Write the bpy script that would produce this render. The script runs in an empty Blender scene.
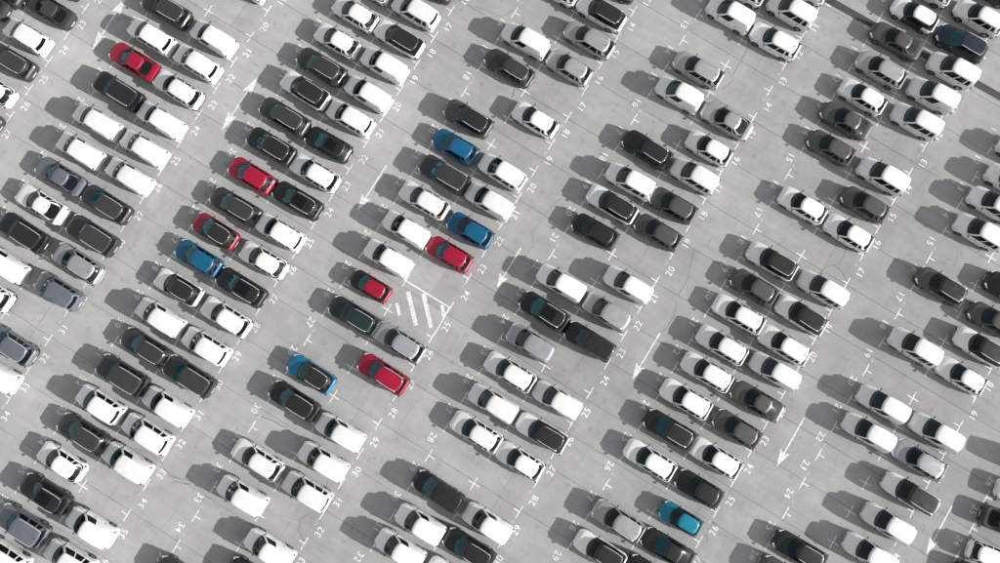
import bpy, bmesh, math, random
from mathutils import Vector, Matrix
random.seed(7)
R_ = math.radians
scene = bpy.context.scene
col = scene.collection

# ------------------------------------------------------------------ camera (drone, almost straight down)
CAM_H, TILT_X, TILT_Y, ROW = 64.563, R_(5.289), R_(0.4504), R_(31.483)
cx, sx, cy, sy = math.cos(TILT_X), math.sin(TILT_X), math.cos(TILT_Y), math.sin(TILT_Y)
RX = Matrix(((1, 0, 0), (0, cx, sx), (0, -sx, cx)))
RY = Matrix(((cy, 0, sy), (0, 1, 0), (-sy, 0, cy)))
CAMR = (RY @ RX).transposed()
cam = bpy.data.cameras.new('camera')
cam.sensor_width = 36.0
cam.lens = 28.0
cam.clip_end = 3000
camo = bpy.data.objects.new('camera', cam)
camo.matrix_world = Matrix.Translation((0, 0, CAM_H)) @ CAMR.to_4x4()
col.objects.link(camo)
scene.camera = camo

# ------------------------------------------------------------------ sky, sun, exposure
SUN_ELEV = R_(21.8)
SUN_DIR = Vector((0.933, -0.357, 0)).normalized()          # horizontal direction towards the sun
world = bpy.data.worlds.new('World')
scene.world = world
world.use_nodes = True
nt = world.node_tree
nt.nodes.clear()
sky = nt.nodes.new('ShaderNodeTexSky')
sky.sky_type = 'NISHITA'
sky.sun_disc = False
sky.sun_elevation = SUN_ELEV
sky.sun_rotation = math.atan2(SUN_DIR.x, SUN_DIR.y)
hs = nt.nodes.new('ShaderNodeHueSaturation')
hs.inputs['Saturation'].default_value = 0.10
bg = nt.nodes.new('ShaderNodeBackground')
bg.inputs['Strength'].default_value = 0.112
wo = nt.nodes.new('ShaderNodeOutputWorld')
nt.links.new(sky.outputs[0], hs.inputs['Color'])
nt.links.new(hs.outputs[0], bg.inputs['Color'])
nt.links.new(bg.outputs[0], wo.inputs['Surface'])
sun = bpy.data.lights.new('sun', 'SUN')
sun.energy = 4.45
sun.angle = R_(0.55)
sun.color = (1.0, 0.975, 0.945)
suno = bpy.data.objects.new('sun', sun)
to_sun = (SUN_DIR * math.cos(SUN_ELEV) + Vector((0, 0, math.sin(SUN_ELEV))))
suno.rotation_euler = to_sun.to_track_quat('Z', 'Y').to_euler()
suno.location = to_sun * 80
col.objects.link(suno)
scene.view_settings.view_transform = 'Standard'
scene.view_settings.look = 'None'
scene.view_settings.gamma = 1.0
scene.view_settings.exposure = 1.10

# ------------------------------------------------------------------ the lot's grid
BLOCK_R = {-1: -58.25, 0: -44.85, 1: -31.43, 2: -18.03, 3: -4.61, 4: 8.9, 5: 22.59, 6: 36.3}
BLOCK_L = {b: BLOCK_R[b] - 9.6 for b in BLOCK_R}
BLOCK_L.update({4: -.65, 5: 12.9, 6: 26.55})
UFIT = {10: -40.9, 11: -38.3, 12: -35.45, 13: -32.7, 14: -30.05, 15: -27.25, 16: -24.54, 17: -21.76, 18: -19.03, 19: -16.26,
        20: -13.53, 21: -10.87, 22: -8.2, 23: -5.5, 24: -2.86, 25: .18, 26: 2.9, 27: 5.71, 28: 8.47, 29: 11.23,
        30: 14.0, 31: 16.83, 32: 19.61, 33: 22.41, 34: 25.14, 35: 27.93}
def un(n):
    if n < 10: return -40.9 - (10 - n) * 2.72
    if n > 35: return 27.93 + (n - 35) * 2.785
    return UFIT[n]
def ub(n):                                                  # boundary between bay n and n + 1
    return (un(n) + un(n + 1)) / 2
DV = Vector((math.cos(ROW), -math.sin(ROW), 0))             # along a bay, towards its tail
DU = Vector((-math.sin(ROW), -math.cos(ROW), 0))            # along the row, rising numbers
def vu(v, u, z=0.0):
    p = DV * v + DU * u
    p.z = z
    return p
def at(px, py, z=0.0):                                      # a point of the photograph (1000 wide) on the level z
    d = CAMR @ Vector(((px - 500) / 777.8, (281.5 - py) / 777.8, -1))
    t = (z - CAM_H) / d.z
    return Vector((0, 0, CAM_H)) + d * t
def inview(p, m=1.5):
    q = CAMR.transposed() @ (p - Vector((0, 0, CAM_H)))
    return abs(q.x / -q.z) * 777.8 < 500 + m * 12 and abs(q.y / -q.z) * 777.8 < 281.5 + m * 12

# ------------------------------------------------------------------ materials
def mat(name):
    m = bpy.data.materials.new(name)
    m.use_nodes = True
    t = m.node_tree
    return m, t, t.nodes['Principled BSDF']
def simple(name, c, rough=0.5, metal=0.0, coat=0.0, spec=0.5):
    m, t, b = mat(name)
    b.inputs['Base Color'].default_value = (*c, 1)
    b.inputs['Roughness'].default_value = rough
    b.inputs['Metallic'].default_value = metal
    b.inputs['Coat Weight'].default_value = coat
    b.inputs['Specular IOR Level'].default_value = spec
    return m
def node(t, typ, **kw):
    n = t.nodes.new(typ)
    for k, v in kw.items():
        if k in n.inputs: n.inputs[k].default_value = v
        else: setattr(n, k, v)
    return n
def ramp(t, src, stops):
    r = t.nodes.new('ShaderNodeValToRGB')
    e = r.color_ramp.elements
    while len(e) < len(stops): e.new(0.5)
    for i, (p, c) in enumerate(stops):
        e[i].position = p
        e[i].color = (c, c, c, 1) if not isinstance(c, tuple) else (*c, 1)
    t.links.new(src, r.inputs[0])
    return r
def mul(t, a, b, fac=1.0, mode='MULTIPLY'):
    m = t.nodes.new('ShaderNodeMix')
    m.data_type = 'RGBA'
    m.blend_type = mode
    m.inputs[0].default_value = fac
    t.links.new(a, m.inputs[6])
    if hasattr(b, 'is_linked'): t.links.new(b, m.inputs[7])
    else: m.inputs[7].default_value = b
    return m.outputs[2]

def concrete_chain(t, base):
    g = node(t, 'ShaderNodeNewGeometry')
    rot = node(t, 'ShaderNodeVectorRotate', rotation_type='Z_AXIS')
    rot.inputs['Angle'].default_value = ROW
    t.links.new(g.outputs['Position'], rot.inputs['Vector'])
    P = rot.outputs[0]
    def noise(scale, detail, rough=0.6, vec=P, dist=0.0):
        n = node(t, 'ShaderNodeTexNoise', Scale=scale, Detail=detail, Roughness=rough, Distortion=dist)
        t.links.new(vec, n.inputs['Vector'])
        return n.outputs['Fac']
    rgb = node(t, 'ShaderNodeRGB')
    rgb.outputs[0].default_value = (*base, 1)
    c = rgb.outputs[0]
    c = mul(t, c, ramp(t, noise(0.055, 4), [(0.3, 0.88), (0.7, 1.09)]).outputs[0])
    c = mul(t, c, ramp(t, noise(0.45, 6, 0.65, dist=0.6), [(0.3, 0.90), (0.7, 1.07)]).outputs[0])
    st = node(t, 'ShaderNodeMapping')
    st.inputs['Scale'].default_value = (0.22, 1.6, 1)
    t.links.new(P, st.inputs['Vector'])
    c = mul(t, c, ramp(t, noise(0.9, 5, 0.6, st.outputs[0], 0.4), [(0.32, 0.92), (0.55, 1.0), (0.75, 1.05)]).outputs[0])
    st2 = node(t, 'ShaderNodeMapping')
    st2.inputs['Scale'].default_value = (1.5, 0.2, 1)
    t.links.new(P, st2.inputs['Vector'])
    c = mul(t, c, ramp(t, noise(0.8, 4, 0.6, st2.outputs[0], 0.6), [(0.3, 0.95), (0.55, 1.0), (0.75, 1.03)]).outputs[0])
    c = mul(t, c, ramp(t, noise(14.0, 5, 0.7), [(0.25, 0.92), (0.75, 1.07)]).outputs[0])
    # oil and rubber stains
    c = mul(t, c, ramp(t, noise(1.3, 3, 0.5, dist=1.2), [(0.0, 1.0), (0.62, 1.0), (0.74, 0.82)]).outputs[0])
    v = node(t, 'ShaderNodeTexVoronoi', Scale=0.65, Randomness=1.0)
    t.links.new(P, v.inputs['Vector'])
    c = mul(t, c, ramp(t, v.outputs['Distance'], [(0.0, 0.70), (0.09, 0.90), (0.16, 1.0)]).outputs[0], 0.8)
    return c, P, noise

def concrete(name, base):
    m, t, b = mat(name)
    c, P, noise = concrete_chain(t, base)
    oi = node(t, 'ShaderNodeObjectInfo')
    c = mul(t, c, ramp(t, oi.outputs['Random'], [(0, 0.955), (1, 1.045)]).outputs[0])
    t.links.new(c, b.inputs['Base Color'])
    b.inputs['Roughness'].default_value = 0.9
    b.inputs['Diffuse Roughness'].default_value = 0.3
    b.inputs['Specular IOR Level'].default_value = 0.25
    bp = node(t, 'ShaderNodeBump', Strength=0.25, Distance=0.01)
    t.links.new(noise(25.0, 6, 0.7), bp.inputs['Height'])
    t.links.new(bp.outputs[0], b.inputs['Normal'])
    return m

GROUND_C = (0.285, 0.285, 0.282)
M = {}
M['concrete'] = concrete('concrete', GROUND_C)
M['subbase'] = concrete('joint_dirt', (0.10, 0.098, 0.095))
M['crack'] = simple('crack_fill', (0.11, 0.108, 0.105), 0.95)
M['crack_faint'] = simple('crack_fill_faint', (0.19, 0.188, 0.185), 0.95)
m, t, b = mat('road_paint')                                 # worn white paint on the concrete
cc, P, noise = concrete_chain(t, GROUND_C)
w1 = ramp(t, noise(5.0, 6, 0.75), [(0.34, 0.10), (0.60, 0.95)]).outputs[0]
mx = t.nodes.new('ShaderNodeMix'); mx.data_type = 'RGBA'
t.links.new(w1, mx.inputs[0]); t.links.new(cc, mx.inputs[6]); mx.inputs[7].default_value = (0.72, 0.72, 0.70, 1)
t.links.new(mx.outputs[2], b.inputs['Base Color'])
b.inputs['Roughness'].default_value = 0.8
M['paint'] = m
m, t, b = mat('road_paint_faded')
cc, P, noise = concrete_chain(t, GROUND_C)
w1 = ramp(t, noise(4.0, 6, 0.75), [(0.36, 0.15), (0.60, 0.9)]).outputs[0]
mx = t.nodes.new('ShaderNodeMix'); mx.data_type = 'RGBA'
t.links.new(w1, mx.inputs[0]); t.links.new(cc, mx.inputs[6]); mx.inputs[7].default_value = (0.66, 0.66, 0.65, 1)
t.links.new(mx.outputs[2], b.inputs['Base Color'])
b.inputs['Roughness'].default_value = 0.85
M['paint_faded'] = m

m, t, b = mat('car_paint')                                  # colour from the object, metallic share from its alpha
oi = node(t, 'ShaderNodeObjectInfo')
tc = node(t, 'ShaderNodeTexCoord')
n1 = node(t, 'ShaderNodeTexNoise', Scale=2.2, Detail=5, Roughness=0.6)
t.links.new(tc.outputs['Object'], n1.inputs['Vector'])
c = mul(t, oi.outputs['Color'], ramp(t, n1.outputs['Fac'], [(0.3, 0.90), (0.7, 1.0)]).outputs[0])
t.links.new(c, b.inputs['Base Color'])
t.links.new(oi.outputs['Alpha'], b.inputs['Metallic'])
r = ramp(t, n1.outputs['Fac'], [(0.3, 0.36), (0.7, 0.46)])
t.links.new(r.outputs[0], b.inputs['Roughness'])
b.inputs['Coat Weight'].default_value = 0.35
b.inputs['Specular IOR Level'].default_value = 0.25
b.inputs['Coat Roughness'].default_value = 0.08
M['paint_car'] = m
m, t, b = mat('car_glass')
oi = node(t, 'ShaderNodeObjectInfo')
t.links.new(oi.outputs['Color'], b.inputs['Base Color'])
b.inputs['Roughness'].default_value = 0.05
b.inputs['Specular IOR Level'].default_value = 0.38
tr = node(t, 'ShaderNodeBsdfTransparent')
tr.inputs['Color'].default_value = (0.50, 0.60, 0.62, 1)
mxs = node(t, 'ShaderNodeMixShader')
mxs.inputs[0].default_value = 0.55
t.links.new(tr.outputs[0], mxs.inputs[1]); t.links.new(b.outputs[0], mxs.inputs[2])
t.links.new(mxs.outputs[0], t.nodes['Material Output'].inputs['Surface'])
M['glass'] = m
M['cabin'] = simple('cabin_trim', (0.012, 0.012, 0.013), 0.8)
M['seat'] = simple('seat_fabric', (0.09, 0.09, 0.095), 0.9)
M['plastic'] = simple('black_plastic', (0.022, 0.022, 0.023), 0.55)
M['tyre'] = simple('tyre_rubber', (0.02, 0.02, 0.02), 0.85)
M['rim'] = simple('alloy_rim', (0.45, 0.45, 0.46), 0.35, 0.9)
M['chrome'] = simple('satin_silver', (0.55, 0.55, 0.56), 0.35, 0.5)
M['lamp'] = simple('headlight_glass', (0.55, 0.57, 0.60), 0.12, 0.3, 1.0)
M['tail'] = simple('taillight_lens', (0.05, 0.016, 0.016), 0.15, 0.0, 1.0)
M['plate'] = simple('number_plate', (0.35, 0.35, 0.34), 0.6)
M['paper'] = simple('paper_sheet', (0.75, 0.75, 0.74), 0.8)
M['drain'] = simple('drain_iron', (0.06, 0.058, 0.056), 0.7, 0.3)

# ------------------------------------------------------------------ helpers
def link(name, me, parent=None, material=None):
    o = bpy.data.objects.new(name, me)
    if material is not None and me is not None and not me.materials: me.materials.append(material)
    col.objects.link(o)
    if parent: o.parent = parent
    return o
def mesh(name, verts, faces, material=None, smooth=False, angle=None):
    me = bpy.data.meshes.new(name)
    me.from_pydata([tuple(v) for v in verts], [], faces)
    if smooth:
        me.polygons.foreach_set('use_smooth', [True] * len(me.polygons))
        if angle: me.set_sharp_from_angle(angle=R_(angle))
    if material: me.materials.append(material)
    me.update()
    return me
class MB:
    def __init__(s): s.v = []; s.f = []
    def add(s, vs, fs):
        o = len(s.v); s.v += [tuple(v) for v in vs]; s.f += [tuple(i + o for i in f) for f in fs]
    def box(s, a, b):
        x0, y0, z0 = a; x1, y1, z1 = b
        s.add([(x0, y0, z0), (x1, y0, z0), (x1, y1, z0), (x0, y1, z0), (x0, y0, z1), (x1, y0, z1), (x1, y1, z1), (x0, y1, z1)],
              [(0, 3, 2, 1), (4, 5, 6, 7), (0, 1, 5, 4), (1, 2, 6, 5), (2, 3, 7, 6), (3, 0, 4, 7)])
    def quad(s, *p): s.add(p, [tuple(range(len(p)))])
    def tube(s, pts, r, n=6, sq=1.0):
        pts = [Vector(p) for p in pts]
        rings = []
        for i, p in enumerate(pts):
            d = (pts[min(i + 1, len(pts) - 1)] - pts[max(i - 1, 0)]).normalized()
            a = d.cross(Vector((0, 0, 1)))
            a = a.normalized() if a.length > 1e-4 else Vector((1, 0, 0))
            c = a.cross(d)
            rings.append([p + (a * math.cos(k * 2 * math.pi / n) + c * sq * math.sin(k * 2 * math.pi / n)) * r for k in range(n)])
        vs = [v for rg in rings for v in rg]
        fs = [(i * n + k, i * n + (k + 1) % n, (i + 1) * n + (k + 1) % n, (i + 1) * n + k) for i in range(len(rings) - 1) for k in range(n)]
        fs += [tuple(range(n - 1, -1, -1)), tuple((len(rings) - 1) * n + k for k in range(n))]
        s.add(vs, fs)
    def build(s, name, material, parent=None, smooth=False, angle=35):
        return link(name, mesh(name, s.v, s.f, material, smooth, angle if smooth else None), parent)
def ellipsoid(cen, rad, yaw=0.0, pw=0.75, n=10, m=6):
    vs, fs = [], []
    sg = lambda a, p: math.copysign(abs(a) ** p, a)
    for j in range(m + 1):
        ph = -math.pi / 2 + math.pi * j / m
        for i in range(n):
            th = 2 * math.pi * i / n
            x = sg(math.cos(ph), pw) * sg(math.cos(th), pw) * rad[0]
            y = sg(math.cos(ph), pw) * sg(math.sin(th), pw) * rad[1]
            z = sg(math.sin(ph), pw) * rad[2]
            vs.append((cen[0] + x * math.cos(yaw) - y * math.sin(yaw), cen[1] + x * math.sin(yaw) + y * math.cos(yaw), cen[2] + z))
    for j in range(m):
        for i in range(n):
            fs.append((j * n + i, j * n + (i + 1) % n, (j + 1) * n + (i + 1) % n, (j + 1) * n + i))
    return vs, fs

# ------------------------------------------------------------------ ground
mb = MB()
S = 1500
mb.quad((-S, -S, -0.035), (S, -S, -0.035), (S, S, -0.035), (-S, S, -0.035))
ground = mb.build('ground', M['subbase'])
ground['kind'] = 'structure'
JOINTS = [-60.5, -56.5, -52.5, -48.5, -44.5, -40.5, -36.45, -32.4, -28.35, -24.3, -20.25, -16.2, -12.1, -8.0, -4.4, -0.75, 2.4, 5.5, 9.65, 13.8, 17.9, 22.0, 26.15, 30.3, 34.4, 38.5, 42.6, 46.7]
SV, GAP, V0 = 13.43, 0.028, -7.0
slab_cache = {}
for i in range(-5, 6):
    for ja, jb in zip(JOINTS, JOINTS[1:]):
        q = [vu(V0 + (i + a) * SV, b_) for a in (0, .25, .5, .75, 1) for b_ in (ja, jb)]
        if not any(inview(p, 4) for p in q): continue
        w = round(jb - ja, 3)
        if w not in slab_cache:
            mb = MB()
            mb.box((0, 0, -0.2), (SV - 0.012, w - GAP, 0.0))
            slab_cache[w] = mesh('slab', [(x, -y, z) for x, y, z in mb.v], [tuple(reversed(f)) for f in mb.f], M['concrete'])
        o = link('slab', slab_cache[w], ground)
        o.location = vu(V0 + i * SV + 0.006, ja + GAP / 2)
        o.rotation_euler = (0, 0, -ROW)

# painted bay marks: the bar runs along the row, the stem points into the bay
def flat(name, polys, material, z=0.004):
    mb = MB()
    for p in polys: mb.quad(*[(x, y, 0) for x, y in p])
    return mesh(name, mb.v, mb.f, material)
def rect(x0, y0, x1, y1): return [(x0, y0), (x1, y0), (x1, y1), (x0, y1)]
LW = 0.042
tee_me = flat('bay_tee', [rect(-LW, -0.56, LW, 0.56), rect(LW, -LW, 0.52, LW)], M['paint'])          # local +x = into the bay
cross_me = flat('bay_cross', [rect(-LW, -0.60, LW, 0.60), rect(LW, -LW, 0.52, LW), rect(-0.52, -LW, -LW, LW)], M['paint'])
def put(name, me, p, ang, parent=ground, z=0.004):
    o = link(name, me, parent)
    o.location = (p.x, p.y, z)
    o.rotation_euler = (0, 0, ang)
    return o
num_cache = {}
def number_mesh(txt, size):
    if (txt, size) in num_cache: return num_cache[(txt, size)]
    cu = bpy.data.curves.new('digits', 'FONT')
    cu.body = txt; cu.size = size; cu.align_x = 'CENTER'; cu.align_y = 'CENTER'; cu.offset = 0.004 * size; cu.space_character = 1.12
    cu.resolution_u = 3
    o = bpy.data.objects.new('digits', cu)
    col.objects.link(o)
    dg = bpy.context.evaluated_depsgraph_get()
    me = bpy.data.meshes.new_from_object(o.evaluated_get(dg))
    bpy.data.objects.remove(o)
    me.materials.clear(); me.materials.append(M['paint'] if size > .5 else M['paint_faded'])
    me.name = 'bay_number'
    num_cache[(txt, size)] = me
    return me
A_TAIL = -ROW                      # direction of +v
A_NOSE = math.pi - ROW             # direction of -v
for bl in range(0, 7):
    vr, vl = BLOCK_R[bl] - 0.45, BLOCK_L[bl] + 0.45
    for n in range(6, 39):
        if bl == 3 and n in (24, 25): pass
        u = ub(n)
        for v, ang, me, nm in ((vr, A_NOSE, tee_me, 'bay_tee'), (vl, A_TAIL, tee_me, 'bay_tee'), ((vr + vl) / 2, A_TAIL, cross_me, 'bay_cross')):
            p = vu(v, u)
            if inview(p, 0.5): put(nm, me, p, ang + random.uniform(-.012, .012))
        for v, up in ((BLOCK_R[bl] + .12, A_NOSE), (BLOCK_L[bl] - .12, A_TAIL)):
            p = vu(v, un(n))
            if inview(p, 0.5):
                put('bay_number', number_mesh(str(n), 0.78), p, up - math.pi / 2 + random.uniform(-.03, .03))
            s = 1 if up == A_NOSE else -1
            p = vu(v - s * 0.62, un(n) - s * 0.42)
            if inview(p, 0.5): put('bay_small_number', number_mesh('11', 0.30), p, up - math.pi / 2)
for txt, px, py in (('26', 990, 482), ('25', 974, 510), ('24', 958, 541)):
    put('bay_number', number_mesh(txt, 0.78), at(px, py), A_TAIL - math.pi / 2)
for px, py in ((986.4, 497), (972, 528), (957, 556)):
    put('bay_tee', tee_me, at(px, py), A_TAIL)

# arrows down the aisles, the head pointing along the row
def arrow_polys(double):
    L2 = 2.45
    h = 1.55
    sh = 0.06
    p = [[(-L2 + (h * .8 if double else 0), -sh), (L2 - h * .82, -sh), (L2 - h * .82, sh), (-L2 + (h * .8 if double else 0), sh)],
         [(L2, 0), (L2 - h, 0.42), (L2 - h * .82, 0.0), (L2 - h, -0.42)]]
    if double:
        p.append([(-L2, 0), (-L2 + h, -0.42), (-L2 + h * .82, 0.0), (-L2 + h, 0.42)])
    return p
ar1 = flat('arrow_marking', arrow_polys(False)[:1] + [list(reversed(arrow_polys(False)[1]))], M['paint_faded'])
ap = arrow_polys(True)
ar2 = flat('double_arrow_marking', [ap[0], list(reversed(ap[1])), list(reversed(ap[2]))], M['paint_faded'])
for (ax, ay), (bx, by), dbl in (((126, -3), (92, 50), 1), ((258, 76), (221, 131), 1), ((386.7, 165), (357, 211), 0), ((521, 248), (496.5, 288), 0),
                                ((660, 333), (632, 380), 0), ((804, 418), (776.5, 467), 0), ((952, 506), (926, 555), 0)):
    a, b_ = at(ax, ay), at(bx, by)
    o = put('double_arrow_marking' if dbl else 'arrow_marking', ar2 if dbl else ar1, (a + b_) / 2, math.atan2(b_.y - a.y, b_.x - a.x))
    o.scale = ((b_ - a).length / 4.9, 1.0, 1)

# hatched no-parking bay
def strip(name, pts, w, material, z=0.0045, parent=ground):
    mb = MB()
    for i in range(len(pts) - 1):
        a, b_ = Vector(pts[i]), Vector(pts[i + 1])
        d = (b_ - a).normalized(); n = Vector((-d.y, d.x, 0)) * w / 2
        mb.quad((a.x - n.x, a.y - n.y, z), (b_.x - n.x, b_.y - n.y, z), (b_.x + n.x, b_.y + n.y, z), (a.x + n.x, a.y + n.y, z))
    return mb.build(name, material, parent)
strip('hatch_outline', [at(408, 282), at(449.5, 307.5)], 0.11, M['paint'], 0.006)
strip('hatch_outline', [at(449, 308), at(435, 334)], 0.10, M['paint'], 0.008)
for a, b_, w in (((408, 291.5), (416, 325.5), .35), ((423.3, 293.5), (431, 327.5), .35), ((396.8, 303), (399.4, 315.5), .28), ((442, 305), (444, 316.5), .30)):
    strip('hatch_stripe', [at(*a), at(*b_)], w, M['paint_faded'], 0.005)

# cracks in the slabs
def jag(pts, seg=0.35, amp=0.07):
    out = [pts[0]]
    for a, b_ in zip(pts, pts[1:]):
        n = max(1, int((b_ - a).length / seg))
        for k in range(1, n + 1):
            p = a.lerp(b_, k / n)
            if k < n: p += Vector((random.uniform(-amp, amp), random.uniform(-amp, amp), 0))
            out.append(p)
    return out
def crack(pix, w=0.035, faint=False):
    pts = jag([at(*p) for p in pix])
    mb = MB()
    L, Rr = [], []
    for i, p in enumerate(pts):
        d = (pts[min(i + 1, len(pts) - 1)] - pts[max(i - 1, 0)]).normalized()
        n = Vector((-d.y, d.x, 0)) * w * random.uniform(.25, .62)
        L.append((p.x + n.x, p.y + n.y, .003)); Rr.append((p.x - n.x, p.y - n.y, .003))
    for i in range(len(pts) - 1): mb.quad(Rr[i], Rr[i + 1], L[i + 1], L[i])
    mb.build('crack', M['crack_faint' if faint else 'crack'], ground)
for pix, w, f in [
    ([(750, 40), (745, 54), (736, 69), (732, 81), (722, 89)], .05, 0), ([(464, 3), (490, 12), (501, 16), (515, 9), (528, 1)], .04, 0),
    ([(514.5, 88), (512, 97)], .06, 0), ([(694, 250), (687, 281), (676, 299), (674, 317), (662, 332)], .04, 0),
    ([(846, 247), (840, 263), (826, 267), (817, 274)], .05, 0), ([(833, 265), (842, 272), (848, 283)], .06, 0),
    ([(562, 197), (549, 209), (541, 220), (533, 230.5), (533, 241), (528, 254)], .03, 0), ([(514, 207), (541, 220)], .03, 1),
    ([(310.5, 511.5), (300, 519.5), (298.5, 530), (305, 543.5)], .05, 0), ([(264, 509), (298, 521)], .04, 1),
    ([(114.5, 437), (128, 447.6), (149, 453), (160, 461), (170, 475.6), (192, 482)], .05, 0), ([(545, 368), (552, 377), (562, 384)], .04, 0),
    ([(801, 148), (784, 148), (768, 141), (757, 170)], .04, 1), ([(178, 509), (161, 529), (145, 549)], .03, 1), ([(51, 306), (40, 322), (29, 339)], .03, 0),
    ([(781, 442), (760, 469), (757, 477)], .03, 1), ([(858.6, 349), (845, 362.5), (842.6, 373)], .03, 1), ([(328, 480), (325, 490)], .05, 0),
    ([(644, 48), (619, 64)], .03, 1), ([(770, 60), (742, 47)], .03, 1), ([(935, 166), (922, 185), (908, 205)], .04, 1), ([(172, 482), (192, 484), (214, 500)], .05, 0),
    ([(452, 410), (470, 385)], .03, 1), ([(415, 400), (392, 440)], .03, 1), ([(575, 470), (600, 432)], .03, 1), ([(960, 240), (955, 262), (948, 290)], .04, 1),
    ([(255, 415), (268, 419), (292, 432)], .06, 0), ([(475, 500), (495, 512)], .04, 1), ([(888, 280), (910, 292)], .04, 1), ([(232, 58), (240, 66), (262, 79)], .03, 1)]:
    crack(pix, w, f)

# drainage channel with an iron grate, top right
a, b_ = at(822, -4), at(1006, 100)
d = (b_ - a).normalized(); nrm = Vector((-d.y, d.x, 0)); LEN = (b_ - a).length
def chan(x, y, z): p = a + d * x + nrm * y; return (p.x, p.y, z)
drain = bpy.data.objects.new('drain_channel', None); col.objects.link(drain)
drain['label'] = 'dark slotted drainage channel crossing the upper right corner of the lot'
drain['category'] = 'drain'
mb = MB(); mb.quad(chan(0, -.29, .004), chan(LEN, -.29, .004), chan(LEN, .29, .004), chan(0, .29, .004)); mb.build('trough', M['drain'], drain)
for s in (-1, 1):
    mb = MB()
    y0, y1 = sorted((s * .27, s * .32))
    mb.add([chan(x, y, z) for x, y, z in [(0, y0, 0), (LEN, y0, 0), (LEN, y1, 0), (0, y1, 0), (0, y0, .02), (LEN, y0, .02), (LEN, y1, .02), (0, y1, .02)]],
           [(0, 3, 2, 1), (4, 5, 6, 7), (0, 1, 5, 4), (1, 2, 6, 5), (2, 3, 7, 6), (3, 0, 4, 7)])
    mb.build('edge_rail', M['drain'], drain)
mb = MB()
for k in range(int(LEN / .12)):
    x = k * .12
    mb.add([chan(px, py, z) for z in (.006, .016) for px, py in ((x, -.27), (x + .05, -.27), (x + .05, .27), (x, .27))],
           [(0, 3, 2, 1), (4, 5, 6, 7), (0, 1, 5, 4), (1, 2, 6, 5), (2, 3, 7, 6), (3, 0, 4, 7)])
g = mb.build('grate_bars', M['drain'], drain); g['kind'] = 'stuff'

# ------------------------------------------------------------------ cars: every kind is one set of part meshes, shared by its copies
def lerp_tab(tab, x):
    if x >= tab[0][0]: return tab[0][1]
    for (x0, z0), (x1, z1) in zip(tab, tab[1:]):
        if x >= x1:
            k = (x - x0) / (x1 - x0)
            return z0 + (z1 - z0) * k
    return tab[-1][1]

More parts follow.
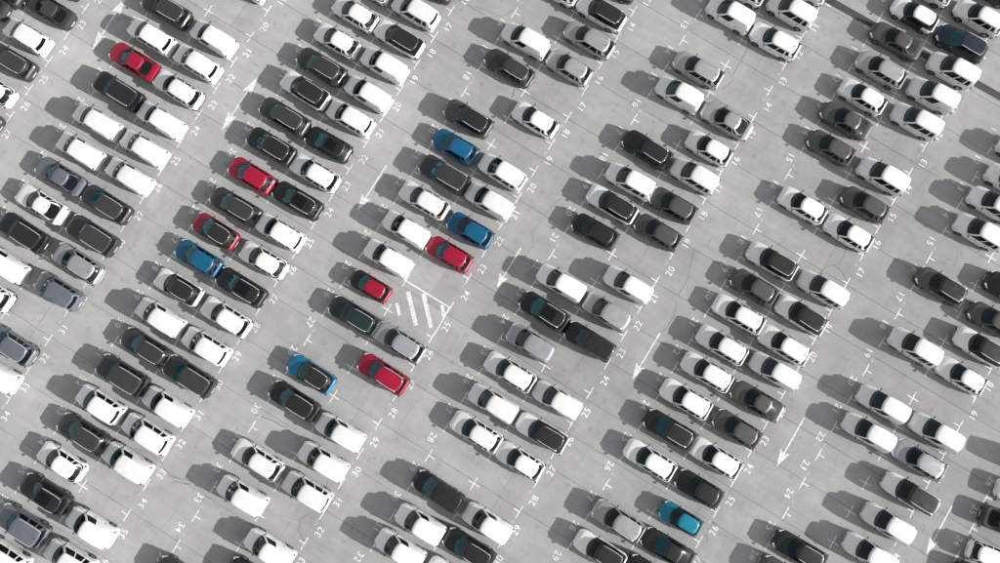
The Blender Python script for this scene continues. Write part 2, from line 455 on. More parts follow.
KINDS = {
 # L, W, H: size; top: fender line height from nose to tail; b*: foot of the glasshouse, r*: its roof (f front, r rear, w/s/t half widths front/side/tail)
 'van': dict(L=4.16, W=1.75, H=1.92, top=[(2.08, .58), (2.05, .74), (1.97, .86), (1.8, .95), (1.2, 1.08), (.9, 1.12), (-1.8, 1.16), (-2.0, 1.14), (-2.06, 1.02), (-2.08, .6)],
             corner_f=.85, nose=.60, corner_r=.36, tail=.84, bf=1.19, bbow=.22, br=-2.04, brbow=.10, bw=.745, bs=.845, bt=.77,
             rf=.36, rbow=.10, rr=-1.90, rrbow=.12, rw=.62, rs=.70, rt=.63, wheels=(1.28, -1.28), wr=.33, doors=(.92, -.05, -1.05), tailz=1.02),
 'suv': dict(L=4.42, W=1.80, H=1.63, top=[(2.21, .55), (2.18, .70), (2.10, .82), (1.92, .91), (1.2, 1.02), (.8, 1.06), (-1.6, 1.10), (-2.05, 1.06), (-2.17, .94), (-2.21, .55)],
             corner_f=.80, nose=.58, corner_r=.55, tail=.66, bf=1.16, bbow=.30, br=-2.04, brbow=.16, bw=.74, bs=.85, bt=.70,
             rf=.36, rbow=.14, rr=-1.78, rrbow=.14, rw=.60, rs=.665, rt=.61, wheels=(1.34, -1.32), wr=.35, doors=(.85, -.10, -1.05), tailz=.93),
 'hatchback': dict(L=4.14, W=1.78, H=1.50, top=[(2.07, .50), (2.04, .64), (1.96, .74), (1.78, .82), (1.1, .95), (.7, .98), (-1.4, 1.02), (-1.88, .98), (-2.03, .86), (-2.07, .5)],
             corner_f=.80, nose=.56, corner_r=.60, tail=.62, bf=1.12, bbow=.32, br=-1.90, brbow=.18, bw=.72, bs=.83, bt=.66,
             rf=.28, rbow=.14, rr=-1.52, rrbow=.16, rw=.56, rs=.625, rt=.55, wheels=(1.28, -1.24), wr=.32, doors=(.80, -.15, -1.05), tailz=.88),
 'sedan': dict(L=4.60, W=1.82, H=1.45, top=[(2.3, .50), (2.27, .62), (2.18, .72), (1.98, .80), (1.15, .92), (.8, .95), (-1.3, .99), (-2.05, .97), (-2.22, .88), (-2.3, .5)],
             corner_f=.85, nose=.56, corner_r=.70, tail=.60, bf=1.15, bbow=.34, br=-1.78, brbow=.18, bw=.72, bs=.83, bt=.62,
             rf=.25, rbow=.14, rr=-.95, rrbow=.12, rw=.54, rs=.60, rt=.54, wheels=(1.42, -1.36), wr=.33, doors=(.85, -.12, -1.08), tailz=.84),
 'estate': dict(L=4.52, W=1.80, H=1.50, top=[(2.26, .50), (2.23, .64), (2.15, .74), (1.97, .82), (1.2, .94), (.8, .97), (-1.7, 1.02), (-2.1, .98), (-2.22, .86), (-2.26, .5)],
             corner_f=.85, nose=.56, corner_r=.55, tail=.68, bf=1.20, bbow=.32, br=-2.10, brbow=.16, bw=.73, bs=.84, bt=.70,
             rf=.34, rbow=.14, rr=-1.74, rrbow=.14, rw=.57, rs=.63, rt=.57, wheels=(1.38, -1.36), wr=.33, doors=(.85, -.12, -1.08), tailz=.88),
 'boxy_suv': dict(L=4.38, W=1.82, H=1.72, top=[(2.19, .58), (2.16, .76), (2.08, .90), (1.9, .98), (1.2, 1.06), (.8, 1.09), (-1.8, 1.12), (-2.08, 1.10), (-2.16, 1.0), (-2.19, .58)],
             corner_f=.60, nose=.70, corner_r=.36, tail=.82, bf=1.05, bbow=.20, br=-2.12, brbow=.08, bw=.77, bs=.87, bt=.80,
             rf=.42, rbow=.10, rr=-2.0, rrbow=.10, rw=.66, rs=.72, rt=.67, wheels=(1.34, -1.32), wr=.36, doors=(.82, -.10, -1.05), tailz=.98),
}
def build_kind(K, kind, panel=False):
    L, W, H = K['L'], K['W'], K['H']
    top = K['top']
    xs = sorted({round(x, 3) for x in
                 [L/2 - e for e in (0, .02, .05, .10, .17, .27, .40, .55, .72, .9)] + [-L/2 + e for e in (0, .02, .05, .10, .17, .27, .40, .55, .72, .9)]
                 + list(K['doors']) + [K['bf'] + .02, 1.0, .6, .3, -.4, -.7]}, reverse=True)
    def hw(x):
        if x > 0: c, e, a = K['corner_f'], K['nose'], x - (L/2 - K['corner_f'])
        else: c, e, a = K['corner_r'], K['tail'], -x - (L/2 - K['corner_r'])
        if a <= 0: return W / 2
        return W / 2 * (1 - (1 - e) * (a / c) ** 2.8)
    vs, fs = [], []
    n = 0
    for x in xs:
        w, zt = hw(x), lerp_tab(top, x)
        ed = min(1, (L/2 - abs(x)) / .25)
        zb = .20 + .14 * (1 - ed) ** 2
        crown = .035 * ed
        half = [(0, zb), (.80, zb), (.94, zb + .04), (.985, zb + (zt - zb) * .28), (1.0, zb + (zt - zb) * .52), (.992, zb + (zt - zb) * .78),
                (.965, zt - .06), (.92, zt - .015), (.82, zt + .012), (.5, zt + crown * .8), (0, zt + crown)]
        ring = [(x, w * a, z) for a, z in half] + [(x, -w * a, z) for a, z in half[-2:0:-1]]
        n = len(ring)
        vs += ring
    for i in range(len(xs) - 1):
        for k in range(n):
            fs.append((i * n + k, i * n + (k + 1) % n, (i + 1) * n + (k + 1) % n, (i + 1) * n + k))
    fs.append(tuple(range(n - 1, -1, -1))); fs.append(tuple((len(xs) - 1) * n + k for k in range(n)))
    me = mesh('shell', vs, fs)
    bm = bmesh.new(); bm.from_mesh(me); bmesh.ops.recalc_face_normals(bm, faces=bm.faces); bm.to_mesh(me); bm.free()
    o = link('shell', me)
    cut = MB()
    for wx in K['wheels']:
        for s in (-1, 1):
            rr = K['wr'] + .055
            y0, y1 = sorted((s * (W/2 - .30), s * (W/2 + .2)))
            N = 20
            v2 = [(wx + rr * math.cos(2*math.pi*k/N), y, K['wr'] + rr * math.sin(2*math.pi*k/N)) for y in (y0, y1) for k in range(N)]
            f2 = [(k, (k+1) % N, N + (k+1) % N, N + k) for k in range(N)] + [tuple(range(N-1, -1, -1)), tuple(range(N, 2*N))]
            cut.add(v2, f2)
    cm = mesh('cut', cut.v, cut.f)
    bm = bmesh.new(); bm.from_mesh(cm); bmesh.ops.recalc_face_normals(bm, faces=bm.faces); bm.to_mesh(cm); bm.free()
    co = link('cut', cm)
    md = o.modifiers.new('b', 'BOOLEAN'); md.operation = 'DIFFERENCE'; md.object = co; md.solver = 'EXACT'
    dg = bpy.context.evaluated_depsgraph_get()
    me2 = bpy.data.meshes.new_from_object(o.evaluated_get(dg))
    bpy.data.objects.remove(o); bpy.data.objects.remove(co)
    # sort the shell's faces into panels
    groups = {}
    d0, d1, d2 = K['doors']
    for p in me2.polygons:
        c, nn = p.center, p.normal
        zt = lerp_tab(top, c.x)
        arch = any((c.x - wx) ** 2 + (c.z - K['wr']) ** 2 < (K['wr'] + .05) ** 2 for wx in K['wheels'])
        g = 'body'
        if arch and abs(c.y) < W/2 - .01 and c.z < .75: g = 'wheel_arch'
        elif nn.z > .45 and c.x > K['bf'] - .35 and c.x < L/2 - .12 and abs(c.y) < hw(c.x) * .9: g = 'hood'
        elif nn.z > .45 and K['br'] + .02 < c.x <= K['bf'] - .35 and abs(c.y) < hw(c.x) * .9: g = 'cabin_floor'
        elif nn.z > .45 and c.x < K['br'] - .01 and kind == 'sedan' and abs(c.y) < hw(c.x) * .85 and c.x > -L/2 + .12: g = 'trunk_lid'
        elif c.x > L/2 - .42 and c.z < .52: g = 'front_bumper'
        elif c.x < -L/2 + .42 and c.z < .58: g = 'rear_bumper'
        elif abs(nn.y) > .6 and c.z > .32 and c.z < zt - .03:
            if d1 < c.x < d0: g = 'door_f' + ('l' if c.y > 0 else 'r')
            elif d2 < c.x < d1: g = 'door_r' + ('l' if c.y > 0 else 'r')
        elif c.z < .34: g = 'sill'
        groups.setdefault(g, []).append(p)
    out = {}
    def split(me_src, polys, name, material):
        idx, v2, f2 = {}, [], []
        for p in polys:
            f = []
            for vi in p.vertices:
                if vi not in idx: idx[vi] = len(v2); v2.append(tuple(me_src.vertices[vi].co))
                f.append(idx[vi])
            f2.append(f)
        return mesh(name, v2, f2, material, True, 42)
    for g, ps in groups.items():
        nm = 'door' if g.startswith('door') else {'sill': 'sill_cladding'}.get(g, g)
        out[g] = (nm, split(me2, ps, nm, M['cabin'] if g == 'cabin_floor' else M['plastic'] if g in ('sill', 'wheel_arch') or (kind == 'suv' and g in ('rear_bumper', 'front_bumper')) else M['paint_car']))
    # glasshouse
    def contour(f, bow, r, rbow, w, s, tl):
        pts, tags = [], []
        NW = 7
        for i in range(NW + 1):
            a = i / NW
            pts.append((f - bow * a ** 2.2, a * w)); tags.append('windshield' if i < NW else 'pillar')
        x0, x1 = f - bow, r + rbow
        seq = [(.045, 'pillar'), (.08, 'fside'), (.16, 'fside'), (.24, 'fside'), (.32, 'fside'), (.40, 'bp'), (.44, 'rside'), (.53, 'rside'), (.62, 'rside'), (.71, 'cp'), (.75, 'qside'), (.82, 'qside'), (.89, 'dp'), (.95, 'dp')]
        wt = [(1.0, w), (.96, w + (s - w) * .45), (.85, w + (s - w) * .8), (.6, s), (.3, s), (.12, s + (tl - s) * .4), (.05, s + (tl - s) * .7), (0, tl)]
        for fr, tg in seq:
            pts.append((x0 + (x1 - x0) * fr, lerp_tab(wt, 1 - fr))); tags.append(tg)
        NR = 6
        for i in range(NR, -1, -1):
            a = i / NR
            pts.append((r + rbow * a ** 2.2, a * tl)); tags.append('rear')
        return pts, tags
    B, tags = contour(K['bf'], K['bbow'], K['br'], K['brbow'], K['bw'], K['bs'], K['bt'])
    T, _ = contour(K['rf'], K['rbow'], K['rr'], K['rrbow'], K['rw'], K['rs'], K['rt'])
    m_ = len(B)
    fl = [-.06, .05, .35, .65, .90, .97, 1.0]
    zr = lambda x: H - .065 - .03 * ((x + .5) / 1.6) ** 2
    rings = []
    for f in fl:
        rg = []
        for (bx_, by_), (tx_, ty_) in zip(B, T):
            k = f if f <= .9 else .9 + (f - .9) * .75
            bul = .03 * 4 * f * (1 - f) if f > 0 else 0
            zb = lerp_tab(top, bx_) + .012
            x = bx_ + (tx_ - bx_) * k
            y = by_ + (ty_ - by_) * k
            yl = y * (1 + bul / max(.3, by_))
            z = zb + (zr(tx_) - zb) * (f if f < .97 else (.965 if f < .99 else 1.0))
            rg.append((x + (bul * .6 if bx_ > 0 else -bul * .4), yl, z))
        rings.append(rg)
    xc = (K['rf'] + K['rr']) / 2
    last = rings[-1]
    for s_, dz in ((.965, .026), (.90, .044), (.75, .056), (.5, .063), (.2, .065)):
        rings.append([(xc + (x - xc) * s_, y * s_, z + dz) for x, y, z in last])
    idx = []
    gv, gf = [], []
    for rg in rings:
        row = []
        for (x, y, z) in rg: row.append(len(gv)); gv.append((x, y, z))
        rowr = []
        for j, (x, y, z) in enumerate(rg):
            if j in (0, m_ - 1): rowr.append(row[j])
            else: rowr.append(len(gv)); gv.append((x, -y, z))
        idx.append((row, rowr))
    ftag = []
    for k in range(len(rings) - 1):
        for side in (0, 1):
            a, b2 = idx[k][side], idx[k + 1][side]
            for j in range(m_ - 1):
                f = (a[j], a[j + 1], b2[j + 1], b2[j])
                if side: f = tuple(reversed(f))
                tg = tags[j]
                if k >= 4: t_ = 'roof'
                elif kind == 'van' and tg == 'rear' and (k < 2 or j < m_ - 6): t_ = 'pillars'
                elif k == 0 or tg in ('pillar', 'bp', 'cp', 'dp'): t_ = 'pillars'
                elif tg in ('windshield', 'rear'): t_ = tg
                else: t_ = tg + 'lr'[side]
                if panel and (t_[0] in 'rq' and t_ not in ('roof',)): t_ = 'pillars'
                gf.append(f); ftag.append(t_)
    row, rowr = idx[-1]
    loop = row + rowr[-2:0:-1]
    gf.append(tuple(loop)); ftag.append('roof')
    gm = mesh('glasshouse', gv, gf)
    bm = bmesh.new(); bm.from_mesh(gm); bm.faces.ensure_lookup_table()
    bmesh.ops.recalc_face_normals(bm, faces=bm.faces)
    bm.faces.ensure_lookup_table()
    if bm.faces[len(bm.faces) - 1].normal.z < 0: bmesh.ops.reverse_faces(bm, faces=bm.faces)
    bm.to_mesh(gm); bm.free()
    gg = {}
    for p, t_ in zip(gm.polygons, ftag): gg.setdefault(t_, []).append(p)
    for t_, ps in gg.items():
        glass = t_ not in ('roof', 'pillars')
        nm = {'windshield': 'windshield', 'rear': 'rear_window', 'roof': 'roof', 'pillars': 'pillars'}.get(t_, 'side_window')
        out['g_' + t_] = (nm, split(gm, ps, nm, M['glass'] if glass else M['paint_car']))
    # cabin: dashboard and seats seen through the windows
    mb = MB()
    zd = lerp_tab(top, K['bf'] - .3)
    mb.add(*ellipsoid((K['bf'] - .50, 0, zd + .02), (.22, K['bw'] * .86, .075), 0, .5))
    out['dash'] = ('dashboard', mesh('dashboard', mb.v, mb.f, M['cabin'], True, 40))
    for key, x_, y_ in (('seat_fl', .02, .36), ('seat_fr', .02, -.36), ('seat_rl', -.88, .36), ('seat_rr', -.88, -.36)):
        mb = MB()
        hs_ = (H - lerp_tab(top, x_)) * .55
        mb.add(*ellipsoid((x_, y_, lerp_tab(top, x_) + .02), (.10, .23, hs_ * .62), 0, .6, 8, 5))
        mb.add(*ellipsoid((x_ - .04, y_, lerp_tab(top, x_) + hs_ * .85), (.06, .13, .09), 0, .7, 8, 4))
        out[key] = ('seat', mesh('seat', mb.v, mb.f, M['seat'], True, 40))
    # small parts
    def add(key, name, mb_, material, sm=True): out[key] = (name, mesh(name, mb_.v, mb_.f, material, sm, 40 if sm else None))
    for s in (-1, 1):
        q = 'l' if s > 0 else 'r'
        mb = MB()
        mx_ = K['bf'] - K['bbow'] - .18
        mz = lerp_tab(top, mx_) + .06
        mb.add(*ellipsoid((mx_, s * (W/2 + .09), mz), (.055, .10, .06), s * .25, .7))
        mb.box((mx_ - .03, min(s * (W/2 - .1), s * (W/2 + .02)), mz - .05), (mx_ + .03, max(s * (W/2 - .1), s * (W/2 + .02)), mz - .01))
        add('mirror_' + q, 'mirror', mb, M['plastic'])
        mb = MB()
        hx = L/2 - .30
        mb.add(*ellipsoid((hx, s * hw(hx) * .86, lerp_tab(top, hx) - .085), (.27, .10, .075), -s * .55, .7))
        add('head_' + q, 'headlight', mb, M['lamp'])
        mb = MB()
        if kind == 'van': mb.add(*ellipsoid((-L/2 + .09, s * (hw(-L/2 + .1) - .06), 1.0), (.055, .05, .26), 0, .5))
        else: mb.add(*ellipsoid((-L/2 + .20, s * hw(-L/2 + .2) * .88, K['tailz'] - .04), (.09, .19, .055), s * .5, .6))
        add('tail_' + q, 'taillight', mb, M['tail'])
        # rails follow the roof edge
        ra = [Vector((x, s * abs(y), z)) for (x, y, z) in rings[7]][8:8 + 14]
        ra = [p for p in ra if K['rr'] + .12 < p.x < K['rf'] - .25]
        mb = MB()
        pts = [ra[0] - Vector((-.06, 0, .01))] + [p + Vector((0, s * .012, .035)) for p in ra] + [ra[-1] - Vector((.06, 0, .01))]
        mb.tube(pts, .028, 6)
        add('rail_' + q, 'roof_rail', mb, M['chrome'])
        for nm_, xh in (('hf', d1 + .12), ('hr', d2 + .12)):
            mb = MB()
            mb.add(*ellipsoid((xh, s * (W/2 - .005), lerp_tab(top, xh) - .16), (.10, .025, .02), 0, .6, 8, 4))
            add('handle_' + nm_ + q, 'door_handle', mb, M['plastic'])
        for wi, wx in enumerate(K['wheels']):
            r = K['wr']; N = 24
            prof = [(0, -.20), (r - .06, -.21), (r - .01, -.20), (r, -.16), (r, -.06), (r - .012, -.02), (r - .06, -.008), (r * .68, -.015), (r * .66, -.05), (0, -.05)]
            v2 = [(wx + pr * math.cos(2*math.pi*k/N), s * (W/2 - .015 + yy), r + pr * math.sin(2*math.pi*k/N)) for pr, yy in prof for k in range(N)]
            f2 = [(i*N + k, i*N + (k+1) % N, (i+1)*N + (k+1) % N, (i+1)*N + k) for i in range(len(prof)-1) for k in range(N)]
            mb = MB(); mb.add(v2, f2)
            add('wheel_%d%s' % (wi, q), 'wheel', mb, M['tyre'])
            mb = MB()
            for k in range(5):
                a0 = 2*math.pi*k/5
                for da, db in ((-.20, .20),):
                    c0, c1 = a0 + da, a0 + db
                    yy = s * (W/2 - .025); yi = s * (W/2 - .045)
                    P4 = [(wx + .05*math.cos(c0*1), yy, r + .05*math.sin(c0)), (wx + r*.64*math.cos(a0 + da*.8), yy, r + r*.64*math.sin(a0 + da*.8)), (wx + r*.64*math.cos(a0 + db*.8), yy, r + r*.64*math.sin(a0 + db*.8)), (wx + .05*math.cos(c1), yy, r + .05*math.sin(c1))]
                    mb.add(P4 + [(x, yi, z) for x, _, z in P4], [(0, 1, 2, 3), (4, 7, 6, 5), (0, 4, 5, 1), (1, 5, 6, 2), (2, 6, 7, 3), (3, 7, 4, 0)])
            mb.tube([(wx, s * (W/2 - .05), r), (wx, s * (W/2 - .018), r)], .065, 10)
            add('rim_%d%s' % (wi, q), 'rim', mb, M['rim'], False)
    mb = MB(); mb.add(*ellipsoid((L/2 - .035, 0, .50), (.05, W * .30, .10), 0, .5)); add('grille', 'grille', mb, M['plastic'])
    mb = MB(); mb.box((L/2 + .008, -.26, .40), (L/2 + .025, .26, .51)); add('plate_f', 'number_plate', mb, M['plate'], False)
    mb = MB(); mb.box((-L/2 - .018, -.26, .50), (-L/2 - .002, .26, .61)); add('plate_r', 'number_plate', mb, M['plate'], False)
    mb = MB(); xa = K['rr'] + .25; za = H - .03; mb.add([(xa - .10, -.02, za), (xa + .10, -.012, za), (xa + .10, .012, za), (xa - .10, .02, za), (xa - .09, 0, za + .10)], [(0, 1, 4), (1, 2, 4), (2, 3, 4), (3, 0, 4)]); add('fin', 'antenna', mb, M['plastic'], False)
    # wipers along the foot of the windshield
    def on_glass(a, f, lift=.012):
        bx_, by_ = K['bf'] - K['bbow'] * abs(a) ** 2.2, a * K['bw']
        tx_, ty_ = K['rf'] - K['rbow'] * abs(a) ** 2.2, a * K['rw']
        bul = .03 * 4 * f * (1 - f)
        zb = lerp_tab(top, bx_) + .012
        return Vector((bx_ + (tx_ - bx_) * f + bul * .6, by_ + (ty_ - by_) * f, zb + (zr(tx_) - zb) * f)) + Vector((lift * .6, 0, lift * .8))
    for s, (a0, a1) in (('a', (.05, .62)), ('b', (-.68, -.08))):
        mb = MB(); mb.tube([on_glass(a0 + (a1 - a0) * k / 4, .045 + .05 * (1 - k / 4)) for k in range(5)], .012, 4)
        add('wiper_' + s, 'wiper', mb, M['plastic'])
    # a dark band round the windshield
    mb = MB()
    mb.tube([on_glass(-.96 + 1.92 * k / 12, .035, .004) for k in range(13)], .03, 4, .4)
    add('cowl', 'cowl', mb, M['plastic'])
    mb = MB()
    mb.tube([on_glass(-.93 + 1.86 * k / 12, .93, .004) for k in range(13)], .03, 4, .4)
    add('header', 'windshield_trim', mb, M['plastic'])
    # extras used by some cars
    mb = MB()
    x0, x1, yw_ = K['rf'] - .22, K['rf'] - .22 - (K['rf'] - K['rr']) * .52, K['rs'] * .72
    zz = lambda x, y: H - .03 * ((x + .5) / 1.6) ** 2 - .02 * (y / .5) ** 2 + .012
    gx = [x0 + (x1 - x0) * k / 4 for k in range(5)]; gy = [-yw_ + 2 * yw_ * k / 4 for k in range(5)]
    mb.add([(x, y, zz(x, y)) for x in gx for y in gy], [(i*5 + j, (i+1)*5 + j, (i+1)*5 + j + 1, i*5 + j + 1) for i in range(4) for j in range(4)])
    me_ = mesh('sunroof', mb.v, [tuple(reversed(f)) if True else f for f in mb.f], M['glass'], True)
    bm = bmesh.new(); bm.from_mesh(me_); bmesh.ops.recalc_face_normals(bm, faces=bm.faces); bm.faces.ensure_lookup_table()
    if bm.faces[0].normal.z < 0: bmesh.ops.reverse_faces(bm, faces=bm.faces)
    bm.to_mesh(me_); bm.free()
    out['sunroof'] = ('sunroof', me_)
    mb = MB()
    c4 = [on_glass(a, f, .008) for a, f in ((-.55, .14), (.15, .14), (.15, .45), (-.55, .45))]
    mb.quad(*c4); add('sheet', 'paper_sheet', mb, M['paper'], False)
    return out

CARS_ME = {'V': build_kind(KINDS['van'], 'van', True), 'W': build_kind(KINDS['van'], 'van', False),
           'S': build_kind(KINDS['suv'], 'suv'), 'H': build_kind(KINDS['hatchback'], 'hatchback'), 'D': build_kind(KINDS['sedan'], 'sedan'),
           'E': build_kind(KINDS['estate'], 'estate'), 'B': build_kind(KINDS['boxy_suv'], 'suv')}
KIND_NAME = {'V': ('parked_van', 'panel van', 'van'), 'W': ('parked_van', 'windowed van', 'van'), 'S': ('parked_suv', 'SUV', 'SUV'),
             'H': ('parked_hatchback', 'hatchback', 'car'), 'D': ('parked_sedan', 'sedan', 'car'),
             'E': ('parked_estate', 'estate car', 'car'), 'B': ('parked_suv', 'boxy SUV', 'SUV')}
COL = {'w': ((.575, .575, .575), 0.0, 'white'), 'k': ((.010, .010, .011), 0.0, 'black'), 'g': ((.034, .0335, .034), .25, 'dark grey'),
       'm': ((.068, .065, .064), .3, 'brownish grey'), 's': ((.31, .307, .307), .4, 'silver'), 'n': ((.115, .128, .15), .35, 'slate grey'), 'q': ((.27, .275, .295), .35, 'light slate'),
       'r': ((.235, .002, .022), 0.05, 'red'), 'd': ((.17, .008, .022), .1, 'dark red'), 'b': ((.001, .074, .155), .1, 'blue'),
       'c': ((.002, .125, .25), .1, 'light blue'), 't': ((.002, .14, .20), .1, 'teal'), 'v': ((.010, .017, .028), .2, 'navy'), 'e': ((.010, .022, .026), .2, 'dark green')}
ROOFBLACK = (.013, .0125, .013)
GL = [(.003, .105, .145), (.003, .075, .100), (.005, .022, .030), (.004, .010, .018), (.003, .007, .012)]
PAINTED = {'body', 'hood', 'trunk_lid', 'front_bumper', 'rear_bumper', 'roof', 'pillars', 'door', 'mirror'}

# block, file, bay: kind, colour, flags (k black roof, l rails, p sunroof, o paper on the dash), where in the photograph
TABLE = """
0L23 Sg- 1 -13|0L24 Dg- -16 0|0R22 Sg- 58 -20|0R23 Dg- 49 9|0R24 Ww- 27 36|0R25 Sg- 11 61|0R26 Hw- -8 88|0R27 Hg- -22 115
1L21 Sg- 166 9|1L22 Ww- 151 36|1L23 Dr- 134 61|1L24 Bk- 118 91|1L25 Vw- 97 121|1L26 Vwo 80 150|1L27 Dn- 60 176|1L28 Dw- 41 204|1L29 Bk- 23 232|1L30 Vw- 3 263|1L31 Sw- -12 291
1R19 Vw- 245 -16|1R21 Vw- 213 38|1R22 Wwo 197 63|1R23 Sw- 178 89|1R24 Vw- 161 120|1R25 Vwo 144 148|1R26 Vwo 129 176|1R27 Sgl 106 204|1R28 Bgl 92 235|1R29 Eql 77 263|1R30 Wno 58 291|1R32 Snl 11 345|1R33 Vw- -5 373
2L17 Hw- 369 -15|2L18 Hw- 355 13|2L19 Hw- 337 40|2L20 Egl 321 66|2L21 Swk 305 90|2L22 Eg- 284 116|2L23 Skl 271 146|2L24 Hr- 251 175|2L25 Egl 235 206|2L26 Hdk 215 231|2L27 Hb- 198 258|2L28 Hwk 178 287|2L29 Vwo 160 317|2L30 Egl 146 348|2L31 Bgl 122 375|2L32 Ww- 100 404|2L33 Egl 83 434|2L34 Hw- 61 462|2L35 Skp 45 494|2L36 Bnl 22 525|2L37 Ww- 4 556
2R16 Sg- 430 -17|2R17 Ww- 415 11|2R18 Swk 399 38|2R19 Vw- 384 65|2R20 Vw- 368 94|2R21 Ww- 350 118|2R22 Hkp 328 144|2R23 Sw- 315 173|2R24 Ekp 297 200|2R25 Ww- 280 232|2R26 Hw- 263 260|2R27 Skp 241 287|2R28 Sw- 226 317|2R29 Wwo 206 346|2R30 Bg- 189 376|2R31 Vw- 167 406|2R32 Wwo 147 433|2R33 Vw- 127 462|2R35 Vw- 91 527|2R36 Ww- 70 559
3L14 Sw- 555 -13|3L16 Vw- 525 40|3L17 Egl 509 67|3L19 Smk 468 118|3L20 Hb- 455 146|3L21 Bg- 444 174|3L22 Sw- 424 200|3L23 Vw- 406 229|3L24 Vw- 388 258|3L25 Hr2 370 286|3L26 Ee- 354 316|3L28 Hck 311 374|3L29 Skl 294 401|3L31 Ew- 257 460|3L32 Vwo 242 495|3L35 Sg- 181 577
3R13 Hk- 615 -16|3R14 Swk 601 12|3R15 Es- 589 39|3R16 Hs- 569 67|3R18 Hw- 535 119|3R20 Ww- 502 172|3R21 Vw- 489 201|3R22 Hb- 470 230|3R23 Hr- 449 254|3R26 Eq- 399 342|3R27 Sr- 383 374|3R29 Vw- 340 432|3R30 Vw- 323 461|3R31 Ww- 307 491|3R33 Vw- 269 549|3R34 Sk- 252 578
4L11 Sw- 742 -13|4L12 Vw- 730 14|4L14 Es- 698 69|4L15 Vw- 679 94|4L17 Ekl 647 149|4L18 Ww- 630 181|4L19 Swk 612 204|4L20 Hk- 595 231|4L22 Vw- 561 283|4L23 Skp 544 311|4L24 Vq- 530 343|4L25 Sw- 510 372|4L26 Vw- 493 403|4L27 Ew- 476 432|4L29 Wk- 438 491|4L30 Vw- 420 524|4L31 Vw- 400 549
4R10 Sw- 803 -15|4R11 Ww- 791 11|4R12 Sw- 775 41|4R15 Ds- 727 120|4R16 Hw- 709 148|4R17 Ww- 694 176|4R18 Hm- 673 205|4R19 Hm- 658 232|4R21 Vwl 628 285|4R22 Vsl 606 312|4R23 Vk- 589 341|4R25 Vw- 557 400|4R26 Swk 542 433|4R27 Hw- 520 461|4R29 Vw- 487 523|4R30 Sk- 469 549|4R31 Hw- 450 577
5L8 Sw- 928 -13|5L9 Hwx 915 14|5L10 Dm- 897 40|5L11 Es- 881 69|5L12 Hw- 863 96|5L13 Dm- 846 120|5L14 Hm- 831 147|5L16 Hw- 803 205|5L18 Swk 772 261|5L19 Hm- 754 287|5L20 Ew- 739 314|5L21 Sw- 722 345|5L22 Sw- 707 372|5L23 Sw- 686 399|5L24 Ekl 670 430|5L25 Ew- 650 460|5L27 Ss- 618 521|5L28 Swk 600 551
5R7 Sk- 992 -12|5R8 Sw- 979 17|5R9 Sv- 961 43|5R10 Ww- 952 70|5R11 Vw- 932 95|5R12 Ww- 916 121|5R14 Ww- 882 176|5R15 Hm- 865 204|5R16 Hw- 849 233|5R18 Ww- 822 289|5R19 Swk 801 315|5R20 Sw- 784 345|5R21 Vw- 774 371|5R22 Dm- 757 401|5R23 Hm- 737 429|5R24 Ew- 716 458|5R25 Hk- 699 489|5R26 Ht2 681 519|5R27 Dk- 668 549|5R28 Skl 651 576
6L11 Ww- 1022 153|6L12 Ww- 1010 182|6L13 Ww- 993 205|6L14 Ww- 979 232|6L16 Smk 941 286|6L18 Ww- 914 347|6L20 Vw- 882 404|6L21 Vw- 868 432|6L25 Ekl 800 551|6L26 Sm- 785 577
6R15 Hk- 1010 290|6R16 Hm- 993 320|6R17 Swk 980 347|6R18 Hw- 962 376|6R20 Vw- 935 432|6R21 Eq- 919 460|6R22 Wwk 909 493|6R23 Vw- 887 523|6R24 Vw- 869 553
7L1 Vw- 1048 472|7L2 Dw- 1024 497|7L3 Dg- 1008 524|7L4 Hw- 993 558|7L5 Dk- 982 580
"""
ORD = ['first', 'second', 'third', 'fourth', 'fifth', 'sixth', 'seventh', 'eighth', 'ninth', 'tenth', '11th', '12th', '13th', '14th', '15th', '16th', '17th', '18th', '19th', '20th', '21st', '22nd', '23rd', '24th', '25th']
LIFT = Matrix.Identity(4)
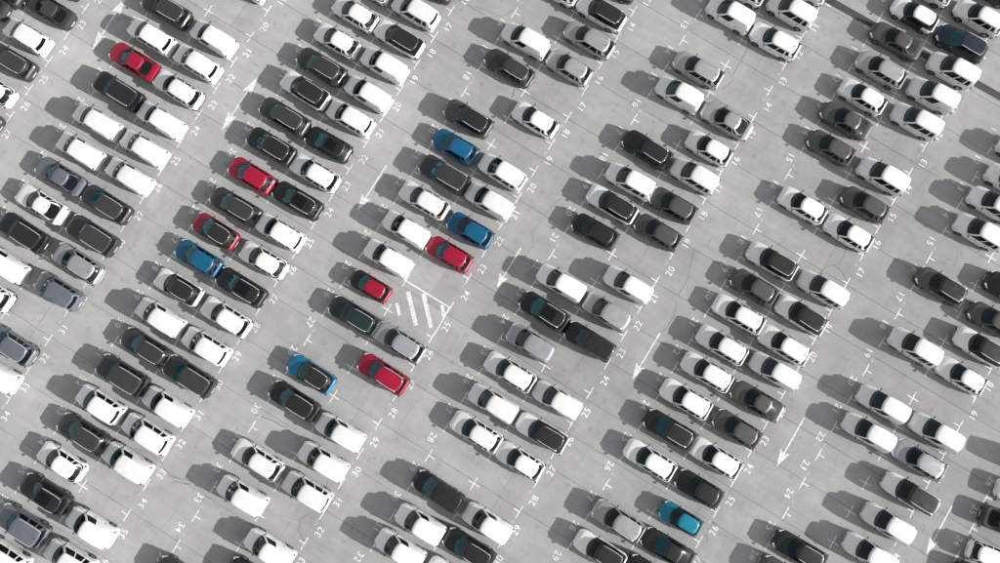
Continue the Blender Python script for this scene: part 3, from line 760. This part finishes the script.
def place_car(kind, colour, flags, pos, yaw, label, scale):
    nm, _, cat = KIND_NAME[kind]
    c, metal, cname = COL[colour]
    root = bpy.data.objects.new(nm, None)
    root.empty_display_size = .5
    col.objects.link(root)
    root.location = pos
    root.rotation_euler = (0, 0, yaw)
    root.scale = scale
    root['label'] = label
    root['category'] = cat
    root['group'] = {'van': 'vans parked in the bays', 'SUV': 'SUVs parked in the bays'}.get(cat, 'cars parked in the bays')
    j = random.uniform(.93, 1.05)
    paint = (*[min(.85, x * j) for x in c], metal)
    g = random.choice(GL[2:] if colour in 'ws' else GL[2:4] if colour in 'mq' else GL[:3])
    jg = random.uniform(.8, 1.15)
    glass = (*[x * jg for x in g], 1)
    made = {}
    for key, (pn, me) in CARS_ME[kind].items():
        if key.startswith('rail_') and not ('l' in flags or 'k' in flags or kind in 'SEB'): continue
        if key == 'sunroof' and 'p' not in flags: continue
        if key == 'sheet' and 'o' not in flags: continue
        if key == 'fin' and (kind in 'VW'): continue
        o = bpy.data.objects.new(pn, me)
        col.objects.link(o)
        if key.startswith('rim_'): o.parent = made['wheel_' + key[4:]]
        elif key.startswith('handle_h'): o.parent = made['door_' + key[8:]]
        else: o.parent = root
        if pn in PAINTED:
            o.color = paint
            if pn == 'roof' and 'k' in flags: o.color = (*ROOFBLACK, 0.0); o['label'] = 'black roof'
            if 'x' in flags and pn in ('door', 'pillars', 'front_bumper', 'rear_bumper'): o.color = (.012, .012, .012, 0)
            if pn == 'hood' and colour == 'r' and '2' in flags: o.color = (.008, .008, .009, 0); o['label'] = 'hood coloured dark for shade'  # shade over the small red car's nose, put into the hood colour
            if pn == 'pillars' and ('k' in flags or '2' in flags): o.color = (.012, .012, .012, 0)
        elif pn in ('windshield', 'rear_window', 'side_window', 'sunroof'):
            o.color = glass if pn == 'windshield' else (.006, .007, .008, 1)
        made[key] = o
    return root
rows = []
for line in TABLE.strip().splitlines():
    for item in line.split('|'):
        slot, spec, px, py = item.split()
        rows.append((int(slot[0]), slot[1], int(slot[2:]), spec[0], spec[1], spec[2:], float(px), float(py)))
files = {}
for r in rows: files.setdefault((r[0], r[1]), []).append(r[2])
for bl, side, n, kind, colour, flags, px, py in rows:
    pos = at(px, py, .80); pos.z = 0
    yaw = (math.pi - ROW if bl < 7 else -ROW + R_(11)) + R_(random.uniform(-1.3, 1.3))
    k = sorted(files[(bl, side)]).index(n)
    cname = COL[colour][2]
    extra = ' with black roof' if 'k' in flags else ''
    where = 'right-hand edge column, %s from top' % ORD[k] if bl == 7 else \
            '%s from top, %s file of %s double row' % (ORD[k], 'left' if side == 'L' else 'right', ORD[bl])
    label = '%s %s%s, %s' % (cname, KIND_NAME[kind][1], extra, where)
    sc = (random.uniform(.98, 1.02), random.uniform(.985, 1.015), random.uniform(.97, 1.03))
    if bl == 7 and n > 1: sc = (.95, 1, .88)  # cars lowered here, and a van built as a hatchback, to shorten shadows
    if '2' in flags: sc = (.88, .90, .96)
    if (bl, side, n) in ((4, 'L', 29), (4, 'R', 23), (6, 'R', 22)): sc = (1.06, 1, .98)
    place_car(kind, colour, flags, pos, yaw, label, sc)
